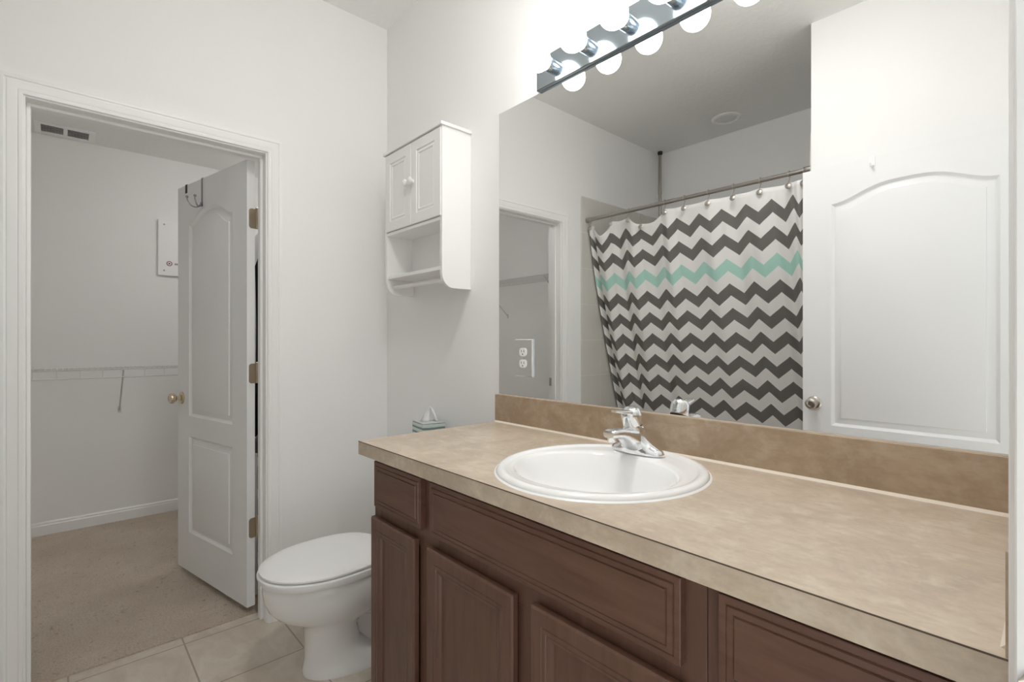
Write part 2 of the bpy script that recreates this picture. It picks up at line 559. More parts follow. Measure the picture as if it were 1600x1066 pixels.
DW, DZ0, DZ1, DT = 0.735, 0.036, 2.026, 0.035
bm = new()
door_leaf(bm, DW, DZ0, DZ1, DT, [(0.135, 0.600, 0.835, 1.815, 0.064), (0.135, 0.600, 0.238, 0.732, 0.0)])
door1 = obj('door_1', bm, M_door, None, True, angle=25)
DANG = math.atan2(-0.207, -0.978)
door1.location = (-2.425, 0.608, 0)
door1.rotation_euler = (0, 0, DANG)
ORG[door1] = Vector((-2.425, 0.608, 0))
tag(door1, 'open white two-panel arch-top closet door standing ajar over the carpet', 'door', kind='structure')
knob(door1, 0.684, 0.0, 0.923, 1, M_brass)
knob(door1, 0.684, -DT, 0.923, -1, M_brass)
for hz in (1.768, 1.075, 0.385):
    bm = new()
    # leaf plate on the door edge, rounded corners, plus the knuckle barrel
    zz0, zz1, r_ = hz - 0.044, hz + 0.044, 0.012
    L = []
    for cxk, czk, a0 in ((-0.008 - r_, zz0 + r_, -90), (-0.008 - r_, zz1 - r_, 0)):
        pass
    prof = []
    for (yc, zc, a0) in ((-0.0105 - r_ + 0.006, zz0 + r_, 180), (-0.0105 - r_ + 0.006, zz1 - r_, 90)):
        pass
    pl = [(-0.0385, zz0)]
    y_out = -0.008
    for k in range(7):
        a = -PI / 2 + (PI / 2) * k / 6
        pl.append((y_out - r_ + r_ * math.cos(a), zz0 + r_ + r_ * math.sin(a)))
    for k in range(7):
        a = (PI / 2) * k / 6
        pl.append((y_out - r_ + r_ * math.cos(a), zz1 - r_ + r_ * math.sin(a)))
    pl.append((-0.0385, zz1))
    loft(bm, [[(-0.0004, y, z) for y, z in pl], [(-0.0026, y, z) for y, z in pl]])
    for k in range(5):
        lathe(bm, [(0.0062, 0), (0.0062, 0.0168)], (-0.0045, -0.0425, zz0 + k * 0.0178), (0, 0, 1), 14)
    lathe(bm, [(0.0035, 0), (0.0075, 0.002), (0.0075, 0.004), (0.003, 0.007)], (-0.0045, -0.0425, zz1), (0, 0, 1), 14)
    hg = obj('hinge', bm, M_hinge, door1, True, local=True)

def dloc(x, y, z=0):
    """closet-door local -> world"""
    c, s = math.cos(DANG), math.sin(DANG)
    return (-2.425 + c * x - s * y, 0.608 + s * x + c * y, z)

# chrome double hook over the closet door
hk = thing('over_door_hook', 'chrome double robe hook hung over the top of the closet door', 'hook', dloc(0.446, 0, DZ1), DANG)
bm = new()
zt = 0.0
box(bm, -0.011, 0.011, -DT - 0.0015, 0.0015, 0.0003, 0.0020)
box(bm, -0.011, 0.011, -DT - 0.0020, -DT - 0.0004, -0.045, 0.0020)
box(bm, -0.0075, 0.0075, 0.0004, 0.0024, -0.140, 0.0020)
M_hook = mat('dark_chrome', (0.36, 0.36, 0.37), 0.22, 1.0)
obj('strap', bm, M_hook, hk, False, local=True)
for dx, ln, hh in ((0.003, 0.060, 0.050), (-0.003, 0.033, 0.085)):
    bm = new()
    pts = []
    for k in range(13):
        a = PI * k / 12
        pts.append((dx * (1 + k / 5), 0.004 + ln * (1 - math.cos(a)) / 2, -0.118 - 0.035 * math.sin(a) + hh * 0.25 * (k / 12)))
    tube(bm, pts, 0.0032, 10)
    e = pts[-1]
    sphere(bm, (e[0], e[1], e[2] + 0.002), 0.0065, u=14, v=8)
    obj('hook', bm, M_hook, hk, True, local=True)
# black strap of another hook
bk = thing('door_hanger_strap', 'short black strap clipped over the closet door near its latch edge', 'hook', dloc(0.629, 0, DZ1), DANG)
bm = new()
box(bm, -0.010, 0.010, -DT - 0.002, 0.002, 0.0003, 0.0022)
box(bm, -0.010, 0.010, 0.0004, 0.0024, -0.042, 0.0022)
box(bm, -0.010, 0.010, -DT - 0.0024, -DT - 0.0004, -0.16, 0.0022)
obj('strap', bm, M_black, bk, False, local=True)
bm = new()
tube(bm, [(0, -DT - 0.003, -0.15), (0, -DT - 0.02, -0.168), (0, -DT - 0.04, -0.16), (0, -DT - 0.045, -0.14)], 0.004, 8)
obj('hook', bm, M_black, bk, True, local=True)

# entry door
bm = new()
door_leaf(bm, 0.822, 0.022, 2.046, DT, [(0.121, 0.694, 0.820, 1.866, 0.066), (0.121, 0.694, 0.238, 0.715, 0.0)])
door2 = obj('door_2', bm, M_door, None, True, angle=25)
door2.location = (-0.857, -0.253, 0)
ORG[door2] = Vector((-0.857, -0.253, 0))
tag(door2, 'open white arch-top entry door with nickel knob seen in the mirror', 'door', kind='structure')
knob(door2, 0.050, 0.0, 0.921, 1, M_nickel)
for hz in (1.80, 1.05, 0.28):
    bm = new()
    lathe(bm, [(0.006, 0), (0.006, 0.088)], (0.8275, 0.002, hz - 0.044), (0, 0, 1), 14)
    box(bm, 0.8222, 0.8242, -0.032, 0.001, hz - 0.044, hz + 0.044)
    obj('hinge', bm, M_nickel, door2, True, local=True)
ch = thing('clear_door_hook', 'small clear plastic hook over the top of the entry door, seen in the mirror', 'hook', (-0.575, -0.253, 2.046))
bm = new()
box(bm, -0.012, 0.012, -DT - 0.002, 0.002, 0.0003, 0.0022)
box(bm, -0.012, 0.012, 0.0004, 0.003, -0.040, 0.0022)
obj('strap', bm, M_plastic, ch, local=True)
bm = new()
tube(bm, [(0, 0.002, -0.034), (0, 0.012, -0.044), (0, 0.022, -0.042), (0, 0.026, -0.030)], 0.0045, 8)
obj('hook', bm, M_plastic, ch, True, local=True)

# ------------------------------------------------------------------ vanity cabinets
FY = 0.693      # face frame plane
CT = 0.917      # counter top
CB = 0.877

def stepped(bm, x0, x1, z0, z1, yb, prof):
    """front built of nested rectangles: (inset, y)"""
    loft(bm, [rect_loop(x0, x1, z0, z1, yb)] + [rect_loop(x0, x1, z0, z1, y, i) for i, y in prof])

def slab_front(x0, x1, z0, z1, y):
    bm = new()
    stepped(bm, x0, x1, z0, z1, FY - 0.0005, [(0.0, y + 0.0042), (0.0012, y + 0.0034), (0.010, y + 0.0030), (0.0115, y + 0.0045),
            (0.013, y + 0.0018), (0.021, y + 0.0012), (0.0225, y + 0.0028), (0.024, y)])
    return bm

def panel_front(x0, x1, z0, z1, y):
    bm = new()
    stepped(bm, x0, x1, z0, z1, FY - 0.006, [(0.0, y + 0.004), (0.004, y + 0.0005), (0.007, y), (0.030, y), (0.0315, y + 0.0018), (0.033, y + 0.0004),
            (0.041, y + 0.0006), (0.0425, y + 0.003), (0.044, y + 0.002), (0.051, y + 0.0045), (0.054, y + 0.0105), (0.056, y + 0.0112)])
    return bm

def carcass(x0, x1, frame):
    bm = new()
    t = 0.018
    box(bm, x0, x0 + t, FY + 0.019, YM - 0.002, 0.0, CB)
    box(bm, x1 - t, x1, FY + 0.019, YM - 0.002, 0.0, CB)
    box(bm, x0 + t, x1 - t, FY + 0.06, YM - 0.002, 0.10, 0.118)
    box(bm, x0 + t, x1 - t, YM - 0.012, YM - 0.002, 0.118, CB)
    box(bm, x0 + t, x1 - t, FY + 0.075, FY + 0.09, 0.0, 0.10)
    for (a, b, c, d) in frame:
        box(bm, a, b, FY, FY + 0.019, c, d, 0.0008, 1)
    return bm

CLX0, CLX1 = -1.376, -0.345
v1 = thing('vanity_cabinet', 'dark brown sink base cabinet under the basin with doors and drawer fronts', 'cabinet', (-0.86, FY, 0))
fr = [(CLX0, CLX0 + 0.04, 0.10, CB), (CLX1 - 0.045, CLX1 - 0.0006, 0.10, CB), (-1.125, -1.035, 0.145, CB), (-0.770, -0.670, 0.145, 0.685),
      (CLX0 + 0.04, -1.125, 0.85, CB), (-1.035, CLX1 - 0.045, 0.85, CB), (CLX0 + 0.04, -1.125, 0.685, 0.755), (-1.035, CLX1 - 0.045, 0.685, 0.755),
      (CLX0 + 0.04, CLX1 - 0.045, 0.10, 0.145)]
obj('body', carcass(CLX0, CLX1, fr), M_wood, v1)
obj('drawer_front', slab_front(-1.352, -1.096, 0.738, 0.869, FY - 0.019), M_woodh, v1)
obj('false_front', slab_front(-1.057, -0.379, 0.738, 0.869, FY - 0.019), M_woodh, v1)
obj('door', panel_front(-1.362, -1.120, 0.125, 0.706, FY - 0.022), M_wood, v1)
obj('door', panel_front(-1.062, -0.743, 0.125, 0.706, FY - 0.022), M_wood, v1)
obj('door', panel_front(-0.692, -0.373, 0.125, 0.710, FY - 0.022), M_wood, v1)

v2 = thing('drawer_cabinet', 'dark brown drawer cabinet at the right end beside the sink cabinet', 'cabinet', (-0.18, FY, 0))
RX0, RX1 = -0.3445, XR - 0.001
fr = [(RX0, RX0 + 0.038, 0.10, CB), (RX1 - 0.038, RX1, 0.10, CB), (RX0 + 0.038, RX1 - 0.038, 0.85, CB), (RX0 + 0.038, RX1 - 0.038, 0.685, 0.755),
      (RX0 + 0.038, RX1 - 0.038, 0.38, 0.42), (RX0 + 0.038, RX1 - 0.038, 0.10, 0.145)]
obj('body', carcass(RX0, RX1, fr), M_wood, v2)
obj('drawer_front', slab_front(-0.322, -0.048, 0.738, 0.869, FY - 0.019), M_woodh, v2)
obj('drawer_front', slab_front(-0.322, -0.048, 0.425, 0.706, FY - 0.019), M_woodh, v2)
obj('drawer_front', slab_front(-0.322, -0.048, 0.125, 0.400, FY - 0.019), M_woodh, v2)

# ------------------------------------------------------------------ countertop
SCX, SCY, SA, SB = -0.732, 0.943, 0.237, 0.252
ct = thing('countertop', 'beige brown mottled laminate vanity countertop with backsplash', 'countertop', (-0.725, 0.95, CB))
bm = new()
X0, X1, Y0, Y1 = -1.435, XR - 0.001, 0.668, YM - 0.001
N = 96
angs = [2 * PI * k / N for k in range(N)]
for cxr, cyr in ((X0, Y0), (X1, Y0), (X1, Y1), (X0, Y1)):
    angs.append(math.atan2(cyr - SCY, cxr - SCX) % (2 * PI))
angs = sorted(set(angs))
def rectpt(a):
    dx, dy = math.cos(a), math.sin(a)
    t = 1e9
    if dx > 1e-9: t = min(t, (X1 - SCX) / dx)
    if dx < -1e-9: t = min(t, (X0 - SCX) / dx)
    if dy > 1e-9: t = min(t, (Y1 - SCY) / dy)
    if dy < -1e-9: t = min(t, (Y0 - SCY) / dy)
    return SCX + dx * t, SCY + dy * t
inner = [(SCX + (SA - 0.018) * math.cos(a), SCY + (SB - 0.018) * math.sin(a)) for a in angs]
outer = [rectpt(a) for a in angs]
loft(bm, [[(x, y, CB) for x, y in inner], [(x, y, CB) for x, y in outer], [(x, y, CT) for x, y in outer], [(x, y, CT) for x, y in inner],
          [(x, y, CB) for x, y in inner]], False, False)
bmesh.ops.remove_doubles(bm, verts=bm.verts, dist=1e-5)
obj('slab', bm, M_lam, ct)
bm = new()
box(bm, X0 - 0.0004, X1, Y0 - 0.0006, Y0, CT - 0.0022, CT - 0.0002)
box(bm, X0 - 0.0006, X0, Y0 - 0.0004, Y1, CT - 0.0022, CT - 0.0002)
obj('edge_seam', bm, M_seam, ct)
BSY = 1.210
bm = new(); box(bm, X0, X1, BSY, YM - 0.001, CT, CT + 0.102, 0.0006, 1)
bs = obj('backsplash', bm, M_lam_shaded, ct)
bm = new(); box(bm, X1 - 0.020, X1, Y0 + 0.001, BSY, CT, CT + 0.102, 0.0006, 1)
obj('side_splash', bm, M_lam_shaded, ct)
bm = new()
def bead(bm, p0, p1, a, b, r):
    loops = []
    for P in (p0, p1):
        P = Vector(P)
        L = [P]
        for k in range(5):
            t = k / 4
            L.append(P + Vector(a) * r * (1 - t) ** 1.0 + Vector(b) * r * t)
        loops.append(L)
    loft(bm, loops)
bead(bm, (X0 + 0.001, BSY, CT), (X1 - 0.02, BSY, CT), (0, -1, 0), (0, 0, 1), 0.0055)
bead(bm, (X1 - 0.02, Y0 + 0.02, CT), (X1 - 0.02, BSY, CT), (-1, 0, 0), (0, 0, 1), 0.005)
obj('caulk_bead', bm, M_caulk, ct)
bm = new()
box(bm, X0 + 0.009, X1, YM - 0.0075, YM - 0.0052, CT + 0.1022, CT + 0.1045)
obj('mirror_caulk', bm, M_caulk, ct)

# ------------------------------------------------------------------ sink
sk = thing('sink', 'white round drop-in basin set into the countertop', 'sink', (SCX, SCY, CT))
bm = new()
rings = [(1.0, 1.0, 0, 0.0005), (1.0, 1.0, 0, 0.005), (0.985, 0.985, 0, 0.0105), (0.955, 0.958, 0, 0.0125), (0.915, 0.92, 0, 0.0115), (0.90, 0.905, 0, 0.0085),
         (0.885, 0.885, -0.002, 0.0075)]
L = []
for fa, fb, dy, dz in rings:
    L.append([(SCX + SA * fa * math.cos(2 * PI * k / 72), SCY + dy + SB * fb * math.sin(2 * PI * k / 72), CT + dz) for k in range(72)])
# bowl: offset to the front, deeper rings
bowl = [(0.200, 0.190, -0.018, 0.0075), (0.195, 0.178, -0.027, 0.006), (0.190, 0.171, -0.029, 0.0), (0.180, 0.161, -0.029, -0.022), (0.163, 0.146, -0.028, -0.060), (0.135, 0.122, -0.024, -0.098),
        (0.095, 0.086, -0.018, -0.122), (0.050, 0.046, -0.012, -0.133), (0.024, 0.024, -0.010, -0.137)]
for a_, b_, dy, dz in bowl:
    L.append([(SCX + a_ * math.cos(2 * PI * k / 72), SCY + dy + b_ * math.sin(2 * PI * k / 72), CT + dz) for k in range(72)])
loft(bm, L, False, True)
obj('basin', bm, M_china, sk, True, angle=60)
bm = new()
lathe(bm, [(0.022, 0.0), (0.022, 0.003), (0.019, 0.004), (0.017, 0.002), (0.016, 0.006), (0.010, 0.008), (0.001, 0.0085)], (SCX, SCY - 0.010, CT - 0.1365), (0, 0, 1), 28)
obj('drain', bm, M_chrome, sk, True)
bm = new()
lp = [(1.003, 0.0002), (1.022, 0.0002), (1.006, 0.003), (1.002, 0.003)]
loft(bm, [[(SCX + SA * f * math.cos(2 * PI * k / 72), SCY + SB * f * math.sin(2 * PI * k / 72), CT + dz) for k in range(72)] for f, dz in lp], False, False)
obj('caulk_bead', bm, M_plastic, sk, True)

# ------------------------------------------------------------------ faucet
FX, FYc, FZ = -0.755, 1.128, CT + 0.0095
fc = thing('faucet', 'chrome single-handle faucet on the back rim of the basin', 'faucet', (FX, FYc, FZ))
def sect(cx, cy, z, rx, ry, n=40, p=2.0, tilt=0.0):
    L = []
    for k in range(n):
        a = 2 * PI * k / n
        c, s = math.cos(a), math.sin(a)
        x = math.copysign(abs(c) ** (2 / p), c) * rx
        y = math.copysign(abs(s) ** (2 / p), s) * ry
        L.append((cx + x, cy + y, z + tilt * y))
    return L
bm = new()
loft(bm, [sect(FX, FYc, FZ, 0.078, 0.029, p=2.2), sect(FX, FYc, FZ + 0.005, 0.0785, 0.0295, p=2.2), sect(FX, FYc, FZ + 0.012, 0.074, 0.028, p=2.2), sect(FX, FYc - 0.001, FZ + 0.019, 0.061, 0.028),
          sect(FX, FYc - 0.003, FZ + 0.027, 0.046, 0.029), sect(FX, FYc - 0.006, FZ + 0.037, 0.036, 0.031), sect(FX, FYc - 0.010, FZ + 0.049, 0.030, 0.032, tilt=-0.1),
          sect(FX, FYc - 0.014, FZ + 0.061, 0.0275, 0.030, tilt=-0.22), sect(FX, FYc - 0.018, FZ + 0.070, 0.0265, 0.0275, tilt=-0.33), sect(FX, FYc - 0.019, FZ + 0.0725, 0.0255, 0.0265, tilt=-0.36)])
obj('body', bm, M_chrome, fc, True, angle=50)
def rsec(x, y, z, w, h, ang=0.0, n=28, p=3.0):
    """section in the xz plane, tipped about x"""
    L = []
    for k in range(n):
        a = 2 * PI * k / n
        c, s = math.cos(a), math.sin(a)
        u = math.copysign(abs(c) ** (2 / p), c) * w
        v = math.copysign(abs(s) ** (2 / p), s) * h
        L.append((x + u, y + v * math.sin(ang), z + v * math.cos(ang)))
    return L
bm = new()
loft(bm, [rsec(FX, 1.125, FZ + 0.036, 0.029, 0.035), rsec(FX, 1.108, FZ + 0.0365, 0.0285, 0.0335), rsec(FX, 1.096, FZ + 0.040, 0.0275, 0.029), rsec(FX, 1.080, FZ + 0.048, 0.0250, 0.0225),
          rsec(FX, 1.062, FZ + 0.0560, 0.0225, 0.0165), rsec(FX, 1.044, FZ + 0.0605, 0.0210, 0.0128), rsec(FX, 1.026, FZ + 0.0620, 0.0200, 0.0118), rsec(FX, 1.011, FZ + 0.0618, 0.0190, 0.0112), rsec(FX, 1.004, FZ + 0.0613, 0.0155, 0.0088)])
obj('spout', bm, M_chrome, fc, True, angle=50)
bm = new()
lathe(bm, [(0.0120, 0), (0.0120, 0.010), (0.0100, 0.0105)], (FX, 1.020, FZ + 0.042), (0, 0, 1), 24)
obj('aerator', bm, M_chrome, fc, True)
bm = new()
ax = Vector((0, -0.36, 1)).normalized()
HB = Vector((FX, FYc - 0.020, FZ + 0.077))
lathe(bm, [(0.0240, -0.004), (0.0240, -0.0005)], HB, ax, 32)
obj('ring', bm, M_dark, fc, True)
bm = new()
lathe(bm, [(0.0255, 0.0), (0.0268, 0.003), (0.0268, 0.026), (0.0258, 0.034), (0.0220, 0.041), (0.0140, 0.0455), (0.0010, 0.047)], HB, ax, 32)
p0 = HB + ax * 0.035
loft(bm, [rsec(p0.x, p0.y + 0.008, p0.z - 0.001, 0.019, 0.007, -0.1), rsec(p0.x, p0.y - 0.015, p0.z + 0.000, 0.0185, 0.0065, -0.1), rsec(p0.x, p0.y - 0.040, p0.z + 0.003, 0.0155, 0.0048, -0.1),
          rsec(p0.x, p0.y - 0.064, p0.z + 0.006, 0.0120, 0.0040, -0.1), rsec(p0.x, p0.y - 0.071, p0.z + 0.007, 0.0075, 0.0028, -0.1)])
obj('handle', bm, M_chrome, fc, True, angle=45)
bm = new()
tube(bm, [(FX, FYc + 0.018, FZ + 0.02), (FX, FYc + 0.024, FZ + 0.055)], 0.0022, 8)
sphere(bm, (FX, FYc + 0.0245, FZ + 0.060), 0.005, u=12, v=8)
obj('drain_lift_rod', bm, M_chrome, fc, True)

# ------------------------------------------------------------------ mirror
MX0, MX1, MZ0, MZ1 = -1.4265, XR - 0.002, CT + 0.105, 2.076
bm = new(); box(bm, MX0, MX1, 1.2235, YM - 0.0003, MZ0, MZ1)
mir = recenter(obj('wall_mirror_glass', bm, M_mirror), ((MX0 + MX1) / 2, YM, MZ0))
mir.name = 'vanity_mirror'
tag(mir, 'large frameless wall mirror above the vanity backsplash', 'mirror')

# outlet with mirrored cover plate on the mirror
ox, oz, oy = -1.287, 1.160, 1.2232
ol = thing('wall_outlet', 'duplex outlet with mirrored cover plate on the lower left of the mirror', 'outlet', (ox, oy, oz))
bm = new()
w_, h_ = 0.0445, 0.0665
stepped_pts = [(0.0, oy - 0.0006), (0.0, oy - 0.0035), (0.0022, oy - 0.0065)]
loft(bm, [rect_loop(ox - w_, ox + w_, oz - h_, oz + h_, y, i) for i, y in stepped_pts])
obj('cover_plate', bm, M_mirror, ol)
for dz in (0.0205, -0.0205):
    bm = new()
    Lr = []
    for k in range(32):
        a = 2 * PI * k / 32
        Lr.append((max(-0.0172, min(0.0172, 0.0195 * math.cos(a))), max(-0.0145, min(0.0145, 0.0165 * math.sin(a)))))
    loft(bm, [[(ox + u, oy - 0.0064, oz + dz + v) for u, v in Lr], [(ox + u, oy - 0.0092, oz + dz + v) for u, v in Lr], [(ox + u * 0.94, oy - 0.0096, oz + dz + v * 0.94) for u, v in Lr]])
    rc = obj('receptacle', bm, M_plastic, ol)
    bm = new()
    for sx in (-0.0064, 0.0064):
        box(bm, ox + sx - 0.0011, ox + sx + 0.0011, oy - 0.0099, oy - 0.0095, oz + dz - 0.001, oz + dz + 0.008)
    lathe(bm, [(0.0026, 0), (0.0026, 0.0004)], (ox, oy - 0.0099, oz + dz - 0.0075), (0, 1, 0), 14)
    obj('slots', bm, M_dark, rc)
bm = new(); lathe(bm, [(0.0035, 0), (0.003, 0.0012)], (ox, oy - 0.0064, oz), (0, -1, 0), 14)
obj('screw', bm, M_chrome, ol)

# ------------------------------------------------------------------ vanity light bar
LX0, LX1, LZ0, LZ1, LY = -1.2135, -0.313, 2.0785, 2.184, 1.2095
lb_ = thing('vanity_light_bar', 'chrome bath bar light with six lit globe bulbs above the mirror', 'light fixture', ((LX0 + LX1) / 2, YM, LZ0))
bm = new()
loft(bm, [rect_loop(LX0, LX1, LZ0, LZ1, YM - 0.0005), rect_loop(LX0, LX1, LZ0, LZ1, LY + 0.002), rect_loop(LX0, LX1, LZ0, LZ1, LY, 0.002)])
obj('back_plate', bm, M_barchrome, lb_)
BZ, BY, BR = 2.130, 1.136, 0.0412
for k in range(6):
    bx = -1.1345 + 0.1486 * k
    bm = new()
    lathe(bm, [(0.0225, 0.0), (0.0225, 0.030), (0.0215, 0.032), (0.0195, 0.032), (0.0195, 0.012), (0.001, 0.012)], (bx, LY - 0.0003, BZ), (0, -1, 0), 32)
    s_ = obj('socket', bm, M_barchrome, lb_, True)
    bm = new()
    prof = [(0.0135, -0.060), (0.0145, -0.046)]
    for j in range(2, 19):
        a = -PI / 2 + PI * j / 19
        if -math.sin(-a) * BR * 1.0 > -0.0375:
            prof.append((BR * math.cos(a), BR * math.sin(a)))
    prof.append((0.001, BR))
    lathe(bm, prof, (bx, BY, BZ), (0, -1, 0), 36)
    obj('bulb', bm, M_bulb, s_, True, angle=80)

# ------------------------------------------------------------------ wall cabinet over the toilet
WX0, WX1, WY0, WZ0, WZ1 = -2.062, -1.608, 1.089, 1.428, 2.068
wc = thing('wall_cabinet', 'white bathroom wall cabinet with two doors, shelves and towel bar over the toilet', 'cabinet', ((WX0 + WX1) / 2, YM, WZ0))
def side(x0, x1):
    bm = new()
    L = [(YM - 0.001, WZ0), (1.142, WZ0)]
    for k in range(9):
        a = PI / 2 * k / 8
        L.append((1.142 - 0.053 * math.sin(a), WZ0 + 0.058 * (1 - math.cos(a))))
    L += [(WY0, 2.055), (YM - 0.001, 2.055)]
    loft(bm, [[(x0, y, z) for y, z in L], [(x1, y, z) for y, z in L]])
    return bm
TH = 0.014
obj('side_panel', side(WX0, WX0 + TH), M_cab_white, wc)
obj('side_panel', side(WX1 - TH, WX1), M_cab_white, wc)
bm = new(); box(bm, WX0 - 0.008, WX1 + 0.008, WY0 - 0.010, YM - 0.001, 2.0555, 2.0695, 0.0025, 2)
obj('top_panel', bm, M_cab_white, wc)
bm = new(); box(bm, WX0 + TH, WX1 - TH, YM - 0.009, YM - 0.001, 1.470, 2.055)
obj('back_panel', bm, M_cab_white, wc)
for z in (1.7055, 1.512):
    bm = new(); box(bm, WX0 + TH, WX1 - TH, WY0 + (0.001 if z > 1.6 else 0.004), YM - 0.009, z - TH, z, 0.001, 1)
    obj('shelf', bm, M_cab_white, wc)
bm = new(); tube(bm, [(WX0 + TH, 1.128, 1.463), (WX1 - TH, 1.128, 1.463)], 0.0085, 16)
obj('towel_bar', bm, M_cab_white, wc, True)
mx_ = (WX0 + WX1) / 2
for (x0, x1, kx) in ((WX0 + TH - 0.008, mx_ - 0.001, mx_ - 0.020), (mx_ + 0.001, WX1 - TH + 0.008, mx_ + 0.020)):
    bm = new()
    yb = WY0 + 0.012
    y = WY0 - 0.004
    loft(bm, [rect_loop(x0, x1, 1.708, 2.052, yb)] + [rect_loop(x0, x1, 1.708, 2.052, y + dy, i) for i, dy in ((0, 0.002), (0.002, 0), (0.042, 0), (0.045, 0.0035), (0.049, 0.0035), (0.056, 0.0015), (0.060, 0.0045), (0.0615, 0.005))])
    dr = obj('door', bm, M_cab_white, wc)
    bm = new()
    lathe(bm, [(0.007, 0), (0.0065, 0.008), (0.012, 0.012), (0.0145, 0.017), (0.013, 0.022), (0.006, 0.0245), (0.0005, 0.025)], (kx, y, 1.885), (0, -1, 0), 20)
    obj('knob', bm, M_cab_white, dr, True)

# ------------------------------------------------------------------ toilet
TX = -1.855
to = thing('toilet', 'white two-piece elongated toilet with closed lid between left wall and vanity', 'toilet', (TX, 0.9, 0))
def egg(yf, yb, w, z, n=48, p=2.15, ym=None, cx=TX):
    """egg outline: pointed-round front at yf, squarer back at yb"""
    if ym is None:
        ym = yf + (yb - yf) * 0.58
    L = []
    for k in range(n):
        a = 2 * PI * k / n
        c, s = math.cos(a), math.sin(a)
        if s < 0:
            x = math.copysign(abs(c) ** (2 / 2.1), c) * w
            y = ym + math.copysign(abs(s) ** (2 / 2.0), s) * (ym - yf)
        else:
            x = math.copysign(abs(c) ** (2 / p), c) * w
            y = ym + abs(s) ** (2 / 3.0) * (yb - ym)
        L.append((cx + x, y, z))
    return L
bm = new()
loft(bm, [egg(0.652, 1.075, 0.122, 0.0), egg(0.650, 1.077, 0.124, 0.012), egg(0.655, 1.070, 0.119, 0.028, p=3), egg(0.660, 0.90, 0.106, 0.055, p=3), egg(0.661, 0.845, 0.101, 0.11, p=3), egg(0.656, 0.835, 0.101, 0.165, p=3),
          egg(0.640, 0.85, 0.108, 0.194, p=3), egg(0.604, 0.92, 0.128, 0.214), egg(0.562, 0.96, 0.150, 0.240), egg(0.534, 0.98, 0.166, 0.272), egg(0.521, 0.99, 0.175, 0.308),
          egg(0.516, 1.0, 0.179, 0.340), egg(0.516, 1.0, 0.179, 0.364), egg(0.521, 1.0, 0.175, 0.371)])
# trapway behind the column and the deck that carries the tank
for sx in (-1, 1):
    tube(bm, [(TX + sx * 0.045, 0.84, 0.225), (TX + sx * 0.052, 0.93, 0.205), (TX + sx * 0.056, 1.00, 0.14), (TX + sx * 0.055, 1.02, 0.02)], [0.046, 0.050, 0.050, 0.046], 18)
loft(bm, [sect(TX, 1.075, 0.02, 0.070, 0.085, p=3.5), sect(TX, 1.075, 0.20, 0.080, 0.095, p=3.5), sect(TX, 1.085, 0.30, 0.125, 0.115, p=3.5), sect(TX, 1.085, 0.362, 0.165, 0.120, p=4), sect(TX, 1.085, 0.371, 0.160, 0.115, p=4)])
loft(bm, [sect(TX, 0.95, 0.004, 0.052, 0.16, p=3), sect(TX, 0.95, 0.20, 0.050, 0.16, p=3), sect(TX, 0.95, 0.30, 0.07, 0.15, p=3)])
obj('bowl', bm, M_china, to, True, angle=60)
bm = new()
loft(bm, [egg(0.512, 0.965, 0.183, 0.3735, ym=0.74), egg(0.506, 0.968, 0.187, 0.376, ym=0.74), egg(0.500, 0.970, 0.191, 0.392, ym=0.74), egg(0.501, 0.970, 0.190, 0.398, ym=0.74), egg(0.507, 0.965, 0.184, 0.4005, ym=0.74)])
obj('seat', bm, M_plastic, to, True, angle=40)
bm = new()
loft(bm, [egg(0.512, 0.965, 0.179, 0.4045, ym=0.74), egg(0.506, 0.967, 0.185, 0.4065, ym=0.74), egg(0.506, 0.967, 0.185, 0.4125, ym=0.74), egg(0.513, 0.963, 0.179, 0.4175, ym=0.74), egg(0.54, 0.945, 0.160, 0.4205, ym=0.745), egg(0.62, 0.88, 0.10, 0.422, ym=0.75)])
obj('lid', bm, M_plastic, to, True, angle=40)
for sx in (-0.075, 0.075):
    bm = new()
    lathe(bm, [(0.014, -0.022), (0.014, 0.022)], (TX + sx, 0.975, 0.402), (1, 0, 0), 18)
    obj('lid_hinge', bm, M_plastic, to, True)
bm = new()
loft(bm, [sect(TX, 1.118, 0.3715, 0.155, 0.082, p=5), sect(TX, 1.118, 0.40, 0.165, 0.088, p=5), sect(TX, 1.118, 0.55, 0.178, 0.093, p=5), sect(TX, 1.118, 0.728, 0.186, 0.096, p=5)])
obj('tank', bm, M_china, to, True, angle=50)
bm = new()
loft(bm, [sect(TX, 1.116, 0.7285, 0.190, 0.100, p=5), sect(TX, 1.116, 0.732, 0.194, 0.104, p=5), sect(TX, 1.116, 0.750, 0.194, 0.104, p=5), sect(TX, 1.116, 0.759, 0.188, 0.098, p=5), sect(TX, 1.116, 0.760, 0.10, 0.05, p=5)])
obj('tank_lid', bm, M_china, to, True, angle=50)
bm = new()
lathe(bm, [(0.013, 0), (0.013, 0.006), (0.006, 0.008), (0.006, 0.020)], (TX - 0.13, 1.024, 0.68), (0, -1, 0), 18)
tube(bm, [(TX - 0.135, 1.006, 0.68), (TX - 0.10, 1.004, 0.677), (TX - 0.06, 1.004, 0.672)], [0.007, 0.006, 0.005], 10)
obj('flush_lever', bm, M_chrome, to, True)
for sx in (-1, 1):
    bm = new(); sphere(bm, (TX + sx * 0.108, 0.985, 0.024), 0.013, u=14, v=10)
    obj('bolt_cap', bm, M_plastic, to, True)

